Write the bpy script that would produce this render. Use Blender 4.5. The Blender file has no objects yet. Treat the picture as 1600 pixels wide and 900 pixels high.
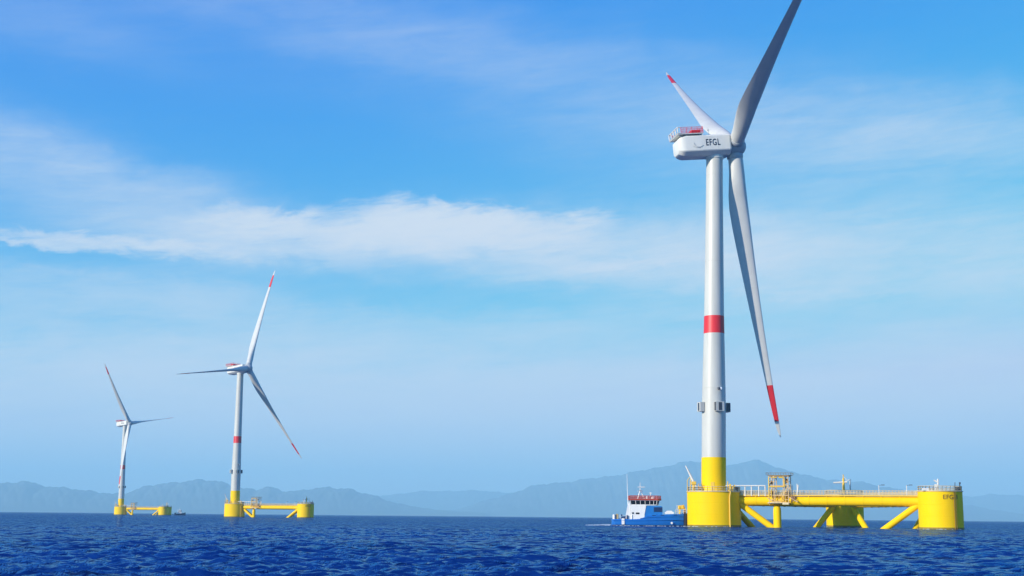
import bpy, math, random
import numpy as np
from mathutils import Vector, Matrix

R = math.radians
sc = bpy.context.scene
col = sc.collection

# ------------------------------------------------------------------ camera
F_PX, PITCH, ROLL, CAM_Z = 2000.0, R(10.12), math.atan(0.0094), 2.2
cam_data = bpy.data.cameras.new('camera')
cam_data.sensor_width = 36.0
cam_data.lens = 36.0 * F_PX / 1600.0
cam_data.clip_start = 0.5
cam_data.clip_end = 200000.0
cam = bpy.data.objects.new('camera', cam_data)
col.objects.link(cam)
_f = Vector((0, math.cos(PITCH), math.sin(PITCH)))
_u = Vector((0, -math.sin(PITCH), math.cos(PITCH)))
_r = Vector((1, 0, 0))
_c, _s = math.cos(ROLL), math.sin(ROLL)
_r2 = _r * _c + _u * _s
_u2 = _u * _c - _r * _s
cam.matrix_world = Matrix(((_r2.x, _u2.x, -_f.x, 0), (_r2.y, _u2.y, -_f.y, 0),
                           (_r2.z, _u2.z, -_f.z, CAM_Z), (0, 0, 0, 1)))
sc.camera = cam


def azel(px, py):
    """direction (azimuth clockwise from +Y, elevation) in degrees seen at a place in the 1600x900 photo"""
    d = _f * F_PX + _r2 * (px - 800) + _u2 * (450 - py)
    d.normalize()
    return math.degrees(math.atan2(d.x, d.y)), math.degrees(math.asin(d.z))


# ------------------------------------------------------------------ world and sun
SUN_AZ, SUN_EL = R(236.0), R(21.0)
world = bpy.data.worlds.new('World')
sc.world = world
world.use_nodes = True
WT = world.node_tree
WT.nodes.clear()


def wn(kind, **kw):
    n = WT.nodes.new(kind)
    for k, v in kw.items():
        setattr(n, k, v)
    return n


def wl(a, b):
    WT.links.new(a, b)


def wm(op, a, b=None, c=None, clamp=False):
    n = wn('ShaderNodeMath', operation=op, use_clamp=clamp)
    for i, v in enumerate((a, b, c)):
        if v is None:
            continue
        if isinstance(v, (int, float)):
            n.inputs[i].default_value = v
        else:
            wl(v, n.inputs[i])
    return n.outputs[0]


SKY_STRENGTH = 0.108
out = wn('ShaderNodeOutputWorld')
bg = wn('ShaderNodeBackground')
bg.inputs['Strength'].default_value = SKY_STRENGTH
wl(bg.outputs[0], out.inputs[0])
sky = wn('ShaderNodeTexSky', sky_type='NISHITA')
sky.sun_disc = False
sky.sun_elevation = SUN_EL
sky.sun_rotation = SUN_AZ
sky.air_density = 1.0
sky.dust_density = 0.0
sky.ozone_density = 6.0
# a deep, saturated Mediterranean blue: each channel of the sky model gets its own tone curve
sky_rgb = wn('ShaderNodeSeparateColor')
wl(sky.outputs[0], sky_rgb.inputs[0])
grade = wn('ShaderNodeCombineColor')


def tone(o, gain, power, cap):
    n = wn('ShaderNodeMath', operation='SMOOTH_MIN')
    wl(wm('MULTIPLY', wm('POWER', o, power), gain), n.inputs[0])
    n.inputs[1].default_value = cap
    n.inputs[2].default_value = cap * 0.25
    return n.outputs[0]


wl(tone(sky_rgb.outputs[0], 0.055, 4.5, 4.3), grade.inputs[0])
wl(tone(sky_rgb.outputs[1], 1.08, 1.12, 4.8), grade.inputs[1])
wl(tone(sky_rgb.outputs[2], 3.05, 0.65, 6.3), grade.inputs[2])

tc = wn('ShaderNodeTexCoord')
sep = wn('ShaderNodeSeparateXYZ')
wl(tc.outputs['Generated'], sep.inputs[0])
DEG = 180 / math.pi
AZ = wm('MULTIPLY', wm('ARCTAN2', sep.outputs[0], sep.outputs[1]), DEG)
EL = wm('MULTIPLY', wm('ARCSINE', sep.outputs[2]), DEG)


def noise(scale, sx, sy, rot, detail, rough=0.55, dist=0.0, off=0.0):
    """noise stretched along the wisps, on the sky's azimuth and elevation"""
    comb = wn('ShaderNodeCombineXYZ')
    c, s = math.cos(R(rot)), math.sin(R(rot))
    u = wm('ADD', wm('MULTIPLY', AZ, c), wm('MULTIPLY', EL, s))
    v = wm('SUBTRACT', wm('MULTIPLY', EL, c), wm('MULTIPLY', AZ, s))
    wl(wm('MULTIPLY', u, sx), comb.inputs[0])
    wl(wm('MULTIPLY', v, sy), comb.inputs[1])
    comb.inputs[2].default_value = off
    n = wn('ShaderNodeTexNoise')
    n.inputs['Scale'].default_value = scale
    n.inputs['Detail'].default_value = detail
    n.inputs['Roughness'].default_value = rough
    n.inputs['Distortion'].default_value = dist
    wl(comb.outputs[0], n.inputs['Vector'])
    return n.outputs['Fac']


nz_warp = noise(0.30, 0.6, 1.0, 0, 4, 0.6, 0.3, 3.1)
nz_warp2 = noise(0.9, 0.5, 1.0, 4, 9, 0.66, 0.6, 8.7)
AZw = wm('ADD', AZ, wm('MULTIPLY', wm('SUBTRACT', nz_warp, 0.5), 3.4))
ELw = wm('ADD', wm('ADD', EL, wm('MULTIPLY', wm('SUBTRACT', nz_warp2, 0.5), 1.5)),
         wm('MULTIPLY', wm('SUBTRACT', nz_warp, 0.5), 0.5))


def puff(px, py, lx, ly_up, ly_dn, rot, amp):
    """one soft elongated patch of cloud: centre and half sizes in photo pixels, turned by rot degrees"""
    a0, e0 = azel(px, py)
    k = math.degrees(1 / F_PX)
    c, s = math.cos(R(rot)), math.sin(R(rot))
    da = wm('SUBTRACT', AZw, a0)
    de = wm('SUBTRACT', ELw, e0)
    u = wm('DIVIDE', wm('ADD', wm('MULTIPLY', da, c), wm('MULTIPLY', de, s)), lx * k)
    v = wm('SUBTRACT', wm('MULTIPLY', de, c), wm('MULTIPLY', da, s))
    v = wm('MAXIMUM', wm('DIVIDE', v, ly_up * k), wm('DIVIDE', v, -ly_dn * k))
    q = wm('ADD', wm('MULTIPLY', u, u), wm('MULTIPLY', v, v))
    return wm('MULTIPLY', wm('EXPONENT', wm('MULTIPLY', q, -1.0)), amp)


# (x, y, half length, half height above, half height below, turn, density)
BRIGHT = [
    (668, 344, 95, 20, 34, -4, 2.3), (770, 346, 80, 16, 30, -8, 1.3), (590, 352, 90, 12, 24, 8, 0.9),
    (385, 342, 90, 13, 22, 2, 1.05), (468, 340, 34, 8, 14, 20, 0.9), (905, 346, 48, 10, 22, 10, 0.95),
    (830, 372, 120, 14, 26, -6, 0.55), (180, 379, 190, 8, 14, -1, 0.95), (45, 380, 90, 4, 6, 0, 0.55),
    (1010, 408, 200, 9, 14, 5, 0.50), (480, 368, 200, 14, 22, 1, 0.40), (1240, 455, 240, 8, 12, -2, 0.25),
]
VEIL = [
    (700, 396, 400, 46, 46, -2, 0.62), (360, 372, 210, 30, 40, -1, 0.60), (1060, 385, 280, 42, 62, -3, 0.62),
    (620, 55, 560, 60, 60, -8, 0.20), (1200, 215, 400, 75, 80, -7, 0.32),
    (1480, 210, 260, 60, 60, -6, 0.30), (60, 250, 230, 45, 70, -14, 0.38),
    (250, 300, 210, 40, 50, -12, 0.30), (1340, 400, 420, 75, 65, -2, 0.75),
    (1560, 425, 200, 60, 40, -1, 0.35), (150, 450, 380, 30, 60, -4, 0.55),
    (330, 450, 90, 20, 22, 0, 0.25), (820, 500, 520, 22, 40, 1, 0.40),
    (1500, 520, 260, 26, 30, 3, 0.35), (250, 590, 620, 60, 90, 0, 1.1),
    (1150, 590, 600, 60, 80, 0, 0.45), (760, 700, 1600, 110, 110, 0, 1.6),
    (90, 40, 190, 40, 45, -6, 0.12),
]
streak = noise(0.55, 0.22, 1.5, 3, 8, 0.62, 0.5, 1.7)
fine = noise(1.5, 0.30, 1.5, 9, 10, 0.68, 0.9, 5.2)
fibre = noise(3.4, 0.16, 1.7, 5, 8, 0.65, 0.6, 9.4)
streak_m = wm('MULTIPLY_ADD', streak, 2.4, -0.45, clamp=False)
fine_m = wm('ADD', wm('MULTIPLY_ADD', fine, 3.4, -1.25), wm('MULTIPLY_ADD', fibre, 1.8, -0.4))
tot_b = None
for p in BRIGHT:
    q = puff(*p)
    tot_b = q if tot_b is None else wm('ADD', tot_b, q)
tot_b = wm('MULTIPLY', tot_b, wm('MULTIPLY_ADD', streak_m, 0.5, 0.55))
tot_b = wm('MAXIMUM', wm('MULTIPLY_ADD', wm('MULTIPLY', tot_b, wm('MULTIPLY_ADD', fine_m, 0.8, 0.25)), 1.45, -0.10), 0.0)
tot_v = None
for p in VEIL:
    q = puff(*p)
    tot_v = q if tot_v is None else wm('ADD', tot_v, q)
tot_v = wm('MULTIPLY', tot_v, wm('ADD', wm('MULTIPLY_ADD', streak_m, 0.8, 0.05), wm('MULTIPLY', fine_m, 0.25)))
# a faint general cirrus so that the sky outside the photograph's frame is not bare
allover = wm('MULTIPLY', wm('MULTIPLY', streak, fine), 0.05)
dens = wm('ADD', wm('ADD', tot_b, tot_v), allover)
cover = wm('SUBTRACT', 1.0, wm('EXPONENT', wm('MULTIPLY', dens, -1.25)), clamp=True)
mix = wn('ShaderNodeMix', data_type='RGBA')
wl(cover, mix.inputs[0])
wl(grade.outputs[0], mix.inputs[6])
CLOUD = (5.8, 6.1, 6.5, 1)
mix.inputs[7].default_value = CLOUD
wl(mix.outputs[2], bg.inputs['Color'])

sun_data = bpy.data.lights.new('sun', 'SUN')
sun_data.energy = 5.0
sun_data.angle = R(0.5)
sun_data.color = (1.0, 0.92, 0.80)
sun = bpy.data.objects.new('sun', sun_data)
col.objects.link(sun)
SUN_DIR = Vector((math.sin(SUN_AZ) * math.cos(SUN_EL), math.cos(SUN_AZ) * math.cos(SUN_EL), math.sin(SUN_EL)))
sun.rotation_euler = SUN_DIR.to_track_quat('Z', 'Y').to_euler()
sun.location = (-300, -100, 300)

sc.view_settings.view_transform = 'Standard'
sc.view_settings.look = 'None'
sc.view_settings.gamma = 1.0
sc.view_settings.use_curve_mapping = False
sc.view_settings.exposure = 0.32
sc.cycles.max_bounces = 8
sc.cycles.volume_bounces = 1
sc.cycles.use_denoising = True


# ------------------------------------------------------------------ materials
def new_mat(name):
    m = bpy.data.materials.new(name)
    m.use_nodes = True
    t = m.node_tree
    t.nodes.clear()
    o = t.nodes.new('ShaderNodeOutputMaterial')
    b = t.nodes.new('ShaderNodeBsdfPrincipled')
    t.links.new(b.outputs[0], o.inputs[0])
    return m, t, b


def paint(name, rgb, rough=0.45, wear=0.12, scale=0.5, dirt=None, spec=0.5, vert=True):
    """painted steel: base colour broken by faint streaks and stains"""
    m, t, b = new_mat(name)
    N = t.nodes
    geo = N.new('ShaderNodeNewGeometry')
    mp = N.new('ShaderNodeMapping')
    mp.inputs['Scale'].default_value = (1, 1, 0.15 if vert else 1)
    t.links.new(geo.outputs['Position'], mp.inputs[0])
    n = N.new('ShaderNodeTexNoise')
    n.inputs['Scale'].default_value = scale
    n.inputs['Detail'].default_value = 8
    n.inputs['Roughness'].default_value = 0.65
    t.links.new(mp.outputs[0], n.inputs['Vector'])
    ramp = N.new('ShaderNodeValToRGB')
    ramp.color_ramp.elements[0].position = 0.35
    ramp.color_ramp.elements[1].position = 0.62
    d = dirt or tuple(c * (1 - wear) for c in rgb)
    k = wear if dirt else 1
    ramp.color_ramp.elements[0].color = tuple(a * (1 - k) + e * k for a, e in zip(rgb, d)) + (1,)
    ramp.color_ramp.elements[1].color = tuple(rgb) + (1,)
    t.links.new(n.outputs['Fac'], ramp.inputs[0])
    t.links.new(ramp.outputs[0], b.inputs['Base Color'])
    b.inputs['Roughness'].default_value = rough
    b.inputs['Specular IOR Level'].default_value = spec
    return m


M = {
    'white': paint('tower_white_paint', (0.57, 0.57, 0.52), 0.40, 0.4, 0.45, dirt=(0.40, 0.39, 0.34)),
    'blade': paint('blade_white_paint', (0.60, 0.60, 0.56), 0.42, 0.08, 0.30, vert=False),
    'nacelle': paint('nacelle_shell_paint', (0.74, 0.74, 0.68), 0.45, 0.07, 0.6),
    'hub': paint('hub_shell_paint', (0.42, 0.45, 0.47), 0.45, 0.10, 0.8),
    'red': paint('signal_red_paint', (0.72, 0.025, 0.035), 0.45, 0.12, 0.6),
    'yellow': paint('marine_yellow_paint', (0.95, 0.60, 0.0), 0.55, 0.22, 0.45, spec=0.12, dirt=(0.75, 0.45, 0.01)),
    'yellow2': paint('weathered_yellow_paint', (0.84, 0.54, 0.05), 0.5, 0.30, 1.2, dirt=(0.5, 0.27, 0.06)),
    'pale': paint('galvanised_pale_steel', (0.72, 0.60, 0.36), 0.5, 0.35, 1.5, dirt=(0.38, 0.26, 0.14)),
    'rail': paint('white_rail_paint', (0.74, 0.72, 0.66), 0.5, 0.15, 1.5),
    'framepaint': paint('stained_tan_steel', (0.74, 0.54, 0.28), 0.55, 0.50, 1.6, dirt=(0.30, 0.14, 0.05)),
    'rust': paint('rusty_brown_steel', (0.36, 0.20, 0.09), 0.7, 0.4, 1.5, dirt=(0.16, 0.07, 0.03)),
    'dark': paint('dark_grey_metal', (0.05, 0.06, 0.08), 0.5, 0.2, 1.0),
    'navy': paint('navy_lettering', (0.006, 0.022, 0.055), 0.6, 0.1, 1.0),
    'brownletter': paint('brown_lettering', (0.22, 0.11, 0.01), 0.6, 0.1, 1.0),
    'black': paint('black_rubber', (0.015, 0.015, 0.018), 0.8, 0.2, 1.0),
    'algae': paint('waterline_growth', (0.30, 0.22, 0.03), 0.8, 0.5, 0.9, dirt=(0.06, 0.06, 0.02)),
    'hull': paint('blue_hull_paint', (0.010, 0.165, 0.56), 0.35, 0.30, 0.8, dirt=(0.01, 0.09, 0.36)),
    'house_blue': paint('blue_deckhouse_paint', (0.012, 0.19, 0.56), 0.4, 0.2, 0.8),
    'navyhull': paint('dark_navy_hull', (0.01, 0.035, 0.12), 0.4, 0.2, 0.8),
    'boatwhite': paint('boat_white_paint', (0.86, 0.85, 0.82), 0.4, 0.08, 1.0),
    'orange': paint('orange_red_roof_paint', (0.50, 0.07, 0.035), 0.5, 0.2, 1.0),
    'tan': paint('tan_crate_paint', (0.55, 0.42, 0.20), 0.6, 0.2, 1.0),
    'grating': paint('deck_grating', (0.26, 0.22, 0.15), 0.7, 0.3, 2.0),
}
m, t, b = new_mat('dark_window_glass')
b.inputs['Base Color'].default_value = (0.01, 0.014, 0.02, 1)
b.inputs['Roughness'].default_value = 0.08
M['glass'] = m
m, t, b = new_mat('lamp_glass')
b.inputs['Base Color'].default_value = (0.75, 0.78, 0.8, 1)
b.inputs['Roughness'].default_value = 0.15
M['lens'] = m


# ------------------------------------------------------------------ mesh helpers
class MB:
    """collects shapes; build() links them as ONE mesh object"""

    def __init__(self):
        self.v, self.f = [], []

    def rings(self, rings, cap0=True, cap1=True, closed=True):
        o = len(self.v)
        n = len(rings[0])
        for r in rings:
            self.v += [tuple(p) for p in r]
        for i in range(len(rings) - 1):
            for j in range(n if closed else n - 1):
                a = o + i * n + j
                b_ = o + i * n + (j + 1) % n
                self.f.append((a, b_, b_ + n, a + n))
        if cap0:
            self.f.append(tuple(o + j for j in reversed(range(n))))
        if cap1:
            self.f.append(tuple(o + (len(rings) - 1) * n + j for j in range(n)))
        return self

    def path(self, pts, rad, n=10, caps=True):
        pts = [Vector(p) for p in pts]
        rads = rad if isinstance(rad, (list, tuple)) else [rad] * len(pts)
        rings = []
        prev = None
        for i, p in enumerate(pts):
            d = (pts[min(i + 1, len(pts) - 1)] - pts[max(i - 1, 0)]).normalized()
            ref = Vector((0, 0, 1)) if abs(d.z) < 0.95 else Vector((1, 0, 0))
            a = d.cross(ref).normalized() if prev is None else (prev - d * prev.dot(d)).normalized()
            prev = a
            c = d.cross(a)
            rings.append([p + (a * math.cos(2 * math.pi * k / n) + c * math.sin(2 * math.pi * k / n)) * rads[i]
                          for k in range(n)])
        return self.rings(rings, caps, caps)

    def lathe(self, prof, n=48, centre=(0, 0), z0=0):
        return self.rings([[(centre[0] + r * math.cos(2 * math.pi * k / n), centre[1] + r * math.sin(2 * math.pi * k / n), z0 + z)
                            for k in range(n)] for r, z in prof])

    def box(self, c, size, ax=(1, 0, 0), ay=None, bev=0.0):
        c = Vector(c)
        ax = Vector(ax).normalized()
        az = Vector((0, 0, 1)) if ay is None else None
        if ay is None:
            ay = az.cross(ax).normalized()
        else:
            ay = Vector(ay).normalized()
            az = ax.cross(ay)
        hx, hy, hz = (s / 2 for s in size)
        b_ = min(bev, hx * 0.45, hy * 0.45, hz * 0.45)
        if b_ <= 0:
            r = [[c + ax * sx * hx + ay * sy * hy + az * sz * hz for sx, sy in ((-1, -1), (1, -1), (1, 1), (-1, 1))] for sz in (-1, 1)]
            return self.rings(r)
        r = []
        for z, k in ((-hz, b_), (-hz + b_, 0), (hz - b_, 0), (hz, b_)):
            q = []
            X, Y = hx - k, hy - k
            for sx, sy, o in ((-1, -1, 0), (1, -1, 1), (1, 1, 0), (-1, 1, 1)):
                p1, p2 = (sx * X, sy * (Y - b_)), (sx * (X - b_), sy * Y)
                for px, py in ((p1, p2) if o == 0 else (p2, p1)):
                    q.append(c + ax * px + ay * py + az * z)
            r.append(q)
        return self.rings(r)

    def build(self, name, mat, parent=None, angle=35, loc=(0, 0, 0)):
        me = bpy.data.meshes.new(name)
        me.from_pydata(self.v, [], self.f)
        me.materials.append(mat)
        me.shade_smooth()
        me.set_sharp_from_angle(angle=R(angle))
        me.update()
        ob = bpy.data.objects.new(name, me)
        ob.location = loc
        col.objects.link(ob)
        if parent is not None:
            ob.parent = parent
        return ob


def thing(name, label, cat, loc=(0, 0, 0), rz=0.0, group=None):
    o = bpy.data.objects.new(name, None)
    o.empty_display_size = 2
    o.location = loc
    o.rotation_euler = (0, 0, rz)
    o['label'] = label
    o['category'] = cat
    if group:
        o['group'] = group
    col.objects.link(o)
    return o


def text_mesh(name, body, size, depth, mat, parent, fn, spacing=1.0, xs=1.0):
    """writing as solid letters; fn maps (x, y, z) of the flat text to the surface it stands on"""
    cu = bpy.data.curves.new(name, 'FONT')
    cu.body = body
    cu.size = size
    cu.extrude = depth
    cu.space_character = spacing
    cu.align_x = 'CENTER'
    cu.align_y = 'CENTER'
    cu.offset = size * 0.012
    tmp = bpy.data.objects.new(name, cu)
    col.objects.link(tmp)
    dg = bpy.context.evaluated_depsgraph_get()
    me = bpy.data.meshes.new_from_object(tmp.evaluated_get(dg))
    bpy.data.objects.remove(tmp)
    bpy.data.curves.remove(cu)
    for v in me.vertices:
        v.co = fn(v.co.x * xs, v.co.y, v.co.z)
    me.materials.clear()
    me.materials.append(mat)
    o = bpy.data.objects.new(name, me)
    col.objects.link(o)
    o.parent = parent
    return o


# ------------------------------------------------------------------ sea
def make_sea():
    rng = np.random.default_rng(11)
    # rings of vertices growing outward, close together where the water is seen nearest
    radii = [6.0]
    while radii[-1] < 60000:
        r = radii[-1]
        k = 0.0029 if r < 220 else 0.0040 if r < 700 else 0.0040 + 0.02 * min(1, (r - 700) / 6000)
        if r < 40:
            k = 0.012
        radii.append(r * (1 + k))
    radii = np.array(radii)
    th = np.concatenate([np.arange(-30, 30, 0.11), np.arange(30, 330, 5.0)])
    th = np.radians(th)
    RR, TH = np.meshgrid(radii, th, indexing='ij')
    X = RR * np.sin(TH)
    Y = RR * np.cos(TH)
    inner = (np.abs(((np.degrees(TH) + 180) % 360) - 180) <= 31)
    space = np.where(inner, np.maximum(np.gradient(radii)[:, None], RR * np.radians(0.11)), RR * np.radians(5.0))
    Z = np.zeros_like(X)
    DX = np.zeros_like(X)
    DY = np.zeros_like(X)
    wind = R(200.0)
    waves = []
    for i in range(150):
        lam = 0.45 * (4.0 / 0.45) ** (rng.random()) if i > 8 else 6 + 1.8 * i
        ang = wind + rng.normal(0, R(28 if i > 8 else 25))
        amp = 0.0058 * lam ** 0.40 * (0.5 + rng.random())
        if lam > 8:
            amp = 0.012
        waves.append((lam, ang, amp, rng.random() * 2 * np.pi))
    # slow patches of rougher and calmer water
    patch = np.zeros_like(X)
    for i in range(10):
        lam = 40 * (8) ** rng.random()
        ang = rng.random() * 2 * np.pi
        patch += np.sin((X * np.sin(ang) + Y * np.cos(ang)) * 2 * np.pi / lam + rng.random() * 6.28)
    patch = 1 + 0.14 * patch
    for lam, ang, amp, ph in waves:
        k = 2 * np.pi / lam
        fade = np.clip((lam / space - 2.2) / 2.2, 0, 1)
        arg = (X * np.sin(ang) + Y * np.cos(ang)) * k + ph
        a = amp * fade * (patch if lam < 6 else 1)
        Z += a * np.cos(arg)
        DX -= 0.8 * a * np.sin(arg) * np.sin(ang)
        DY -= 0.8 * a * np.sin(arg) * np.cos(ang)
    X = X + DX
    Y = Y + DY
    nr, nt = X.shape
    co = np.stack([X, Y, Z], -1).reshape(-1, 3)
    co = np.vstack([co, [[0, 0, 0]]]).astype(np.float32)
    i, j = np.meshgrid(np.arange(nr - 1), np.arange(nt), indexing='ij')
    a = i * nt + j
    b_ = i * nt + (j + 1) % nt
    quads = np.stack([a, a + nt, b_ + nt, b_], -1).reshape(-1, 4)
    jj = np.arange(nt)
    tris = np.stack([np.full(nt, nr * nt), jj, (jj + 1) % nt], -1)
    me = bpy.data.meshes.new('sea')
    me.vertices.add(len(co))
    me.vertices.foreach_set('co', co.ravel())
    nl = quads.size + tris.size
    me.loops.add(nl)
    me.loops.foreach_set('vertex_index', np.concatenate([quads.ravel(), tris.ravel()]).astype(np.int32))
    me.polygons.add(len(quads) + len(tris))
    starts = np.concatenate([np.arange(len(quads)) * 4, quads.size + np.arange(len(tris)) * 3]).astype(np.int32)
    me.polygons.foreach_set('loop_start', starts)
    me.update(calc_edges=True)
    me.shade_smooth()
    o = bpy.data.objects.new('sea', me)
    o['kind'] = 'structure'
    col.objects.link(o)
    # flip check: normals up
    if me.polygons[0].normal.z < 0:
        me.flip_normals()
    m, t, b = new_mat('sea_water')
    N = t.nodes
    geo = N.new('ShaderNodeNewGeometry')

    def nz(scale, sx, sy, rot, det, rough):
        mp = N.new('ShaderNodeMapping')
        mp.inputs['Scale'].default_value = (sx, sy, 1)
        mp.inputs['Rotation'].default_value = (0, 0, R(rot))
        t.links.new(geo.outputs['Position'], mp.inputs[0])
        n = N.new('ShaderNodeTexNoise')
        n.inputs['Scale'].default_value = scale
        n.inputs['Detail'].default_value = det
        n.inputs['Roughness'].default_value = rough
        n.inputs['Distortion'].default_value = 0.3
        t.links.new(mp.outputs[0], n.inputs['Vector'])
        return n.outputs['Fac']
    def facets(scale, sx, rot, kx, ky, det):
        """random tilt of the small wave faces, straight from coloured noise"""
        mp = N.new('ShaderNodeMapping')
        mp.inputs['Scale'].default_value = (sx, 1, 1)
        mp.inputs['Rotation'].default_value = (0, 0, R(rot))
        t.links.new(geo.outputs['Position'], mp.inputs[0])
        n = N.new('ShaderNodeTexNoise')
        n.inputs['Scale'].default_value = scale
        n.inputs['Detail'].default_value = det
        n.inputs['Roughness'].default_value = 0.6
        t.links.new(mp.outputs[0], n.inputs['Vector'])
        sub = N.new('ShaderNodeVectorMath')
        sub.operation = 'SUBTRACT'
        sub.inputs[1].default_value = (0.5, 0.5, 0.5)
        t.links.new(n.outputs['Color'], sub.inputs[0])
        mul = N.new('ShaderNodeVectorMath')
        mul.operation = 'MULTIPLY'
        mul.inputs[1].default_value = (kx, ky, 0)
        t.links.new(sub.outputs[0], mul.inputs[0])
        return mul.outputs[0]

    def vadd(p, q):
        n = N.new('ShaderNodeVectorMath')
        n.operation = 'ADD'
        t.links.new(p, n.inputs[0])
        t.links.new(q, n.inputs[1])
        return n.outputs[0]
    v = vadd(geo.outputs['Normal'], facets(1.3, 0.42, -8, 1.2, 2.4, 4))
    v = vadd(v, facets(4.0, 0.5, 6, 0.5, 0.8, 2))
    v = vadd(v, facets(0.32, 0.55, 12, 0.5, 1.3, 3))
    v = vadd(v, facets(0.75, 0.7, -20, 1.2, 2.4, 3))
    nrm = N.new('ShaderNodeVectorMath')
    nrm.operation = 'NORMALIZE'
    t.links.new(v, nrm.inputs[0])
    NRM = nrm.outputs[0]
    n3 = nz(0.02, 0.5, 1.0, 20, 4, 0.6)
    ramp = N.new('ShaderNodeValToRGB')
    ramp.color_ramp.elements[0].position = 0.35
    ramp.color_ramp.elements[1].position = 0.68
    ramp.color_ramp.elements[0].color = (0.0014, 0.016, 0.110, 1)
    ramp.color_ramp.elements[1].color = (0.0026, 0.030, 0.185, 1)
    t.links.new(n3, ramp.inputs[0])
    N.remove(b)
    dif = N.new('ShaderNodeBsdfDiffuse')
    t.links.new(ramp.outputs[0], dif.inputs['Color'])
    t.links.new(NRM, dif.inputs['Normal'])
    glo = N.new('ShaderNodeBsdfGlossy')
    glo.inputs['Color'].default_value = (0.50, 0.82, 1.0, 1)
    glo.inputs['Roughness'].default_value = 0.07
    t.links.new(NRM, glo.inputs['Normal'])
    fr = N.new('ShaderNodeFresnel')
    fr.inputs['IOR'].default_value = 1.333
    t.links.new(NRM, fr.inputs['Normal'])
    # a ruffled sea never mirrors like glass at grazing angles: the small unresolved facets cap it
    cap = N.new('ShaderNodeMath')
    cap.operation = 'SMOOTH_MIN'
    cap.inputs[1].default_value = 0.44
    cap.inputs[2].default_value = 0.12
    t.links.new(fr.outputs[0], cap.inputs[0])
    mx = N.new('ShaderNodeMixShader')
    t.links.new(cap.outputs[0], mx.inputs[0])
    t.links.new(dif.outputs[0], mx.inputs[1])
    t.links.new(glo.outputs[0], mx.inputs[2])
    t.links.new(mx.outputs[0], [n for n in N if n.type == 'OUTPUT_MATERIAL'][0].inputs[0])
    me.materials.append(m)
    return o


make_sea()


# ------------------------------------------------------------------ far mountains
def make_mountains(name, pts, dist, depth, seed, mat):
    """a real range of hills: crest heights follow the skyline, slopes fall off toward the sea and inland"""
    rng = np.random.default_rng(seed)
    xs = np.array([azel(p[0], p[1])[0] for p in pts])
    hs = np.array([math.tan(R(azel(p[0], p[1])[1])) for p in pts])
    az = np.arange(xs[0], xs[-1], 0.05)
    crest = np.interp(az, xs, hs) * dist
    # small ragged detail on the crest
    comps = [(2.3, 9), (1.1, 9), (0.55, 6), (0.27, 4), (0.14, 2)]
    comps = [(l, a, rng.random() * 6.28, rng.normal(0, 1.5)) for l, a in comps]
    nd = 44
    tt = np.linspace(0, 1, nd)
    V = np.zeros((len(az), nd, 3))
    prof = np.where(tt < 0.5, np.sin(tt * np.pi) ** 1.25, np.sin(tt * np.pi) ** 0.9)
    rid = np.zeros((len(az), nd))
    for k in range(14):
        la, lt = 0.25 * 12 ** rng.random(), 0.12 * 5 ** rng.random()
        rid += np.abs(np.sin(az[:, None] * np.pi / la + rng.random() * 6 + tt[None, :] * np.pi / lt)) / 14
    for j in range(nd):
        d = dist + (tt[j] - 0.5) * depth
        w = np.clip(abs(tt[j] - 0.5) * 5, 0, 1)
        jag = sum(a * np.sin((az + sk * (tt[j] - 0.5) + 0.2 * np.sin(9 * tt[j])) * 2 * np.pi / l + ph) for l, a, ph, sk in comps)
        h = np.maximum(crest + jag * np.clip(crest / 300, 0, 1), 4) * prof[j] * (1 - 0.2 * w * (1 - rid[:, j]))
        V[:, j, 0] = np.sin(np.radians(az)) * d
        V[:, j, 1] = np.cos(np.radians(az)) * d
        V[:, j, 2] = CAM_Z + h if j not in (0, nd - 1) else -20
    n0 = len(az)
    fs = [(i * nd + j, (i + 1) * nd + j, (i + 1) * nd + j + 1, i * nd + j + 1) for i in range(n0 - 1) for j in range(nd - 1)]
    me = bpy.data.meshes.new(name)
    me.from_pydata(V.reshape(-1, 3).tolist(), [], fs)
    if me.polygons[len(fs) // 2].normal.z < 0:
        me.flip_normals()
    me.shade_smooth()
    me.materials.append(mat)
    o = bpy.data.objects.new(name, me)
    o['kind'] = 'structure'
    col.objects.link(o)


m, t, b = new_mat('wooded_hillside')
N = t.nodes
geo = N.new('ShaderNodeNewGeometry')
n = N.new('ShaderNodeTexNoise')
n.inputs['Scale'].default_value = 0.002
n.inputs['Detail'].default_value = 8
t.links.new(geo.outputs['Position'], n.inputs['Vector'])
rp = N.new('ShaderNodeValToRGB')
rp.color_ramp.elements[0].position = 0.4
rp.color_ramp.elements[0].color = (0.09, 0.11, 0.11, 1)
rp.color_ramp.elements[1].position = 0.62
rp.color_ramp.elements[1].color = (0.12, 0.14, 0.14, 1)
t.links.new(n.outputs['Fac'], rp.inputs[0])
t.links.new(rp.outputs[0], b.inputs['Base Color'])
b.inputs['Roughness'].default_value = 1.0
b.inputs['Specular IOR Level'].default_value = 0.0
HILL = m

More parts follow.
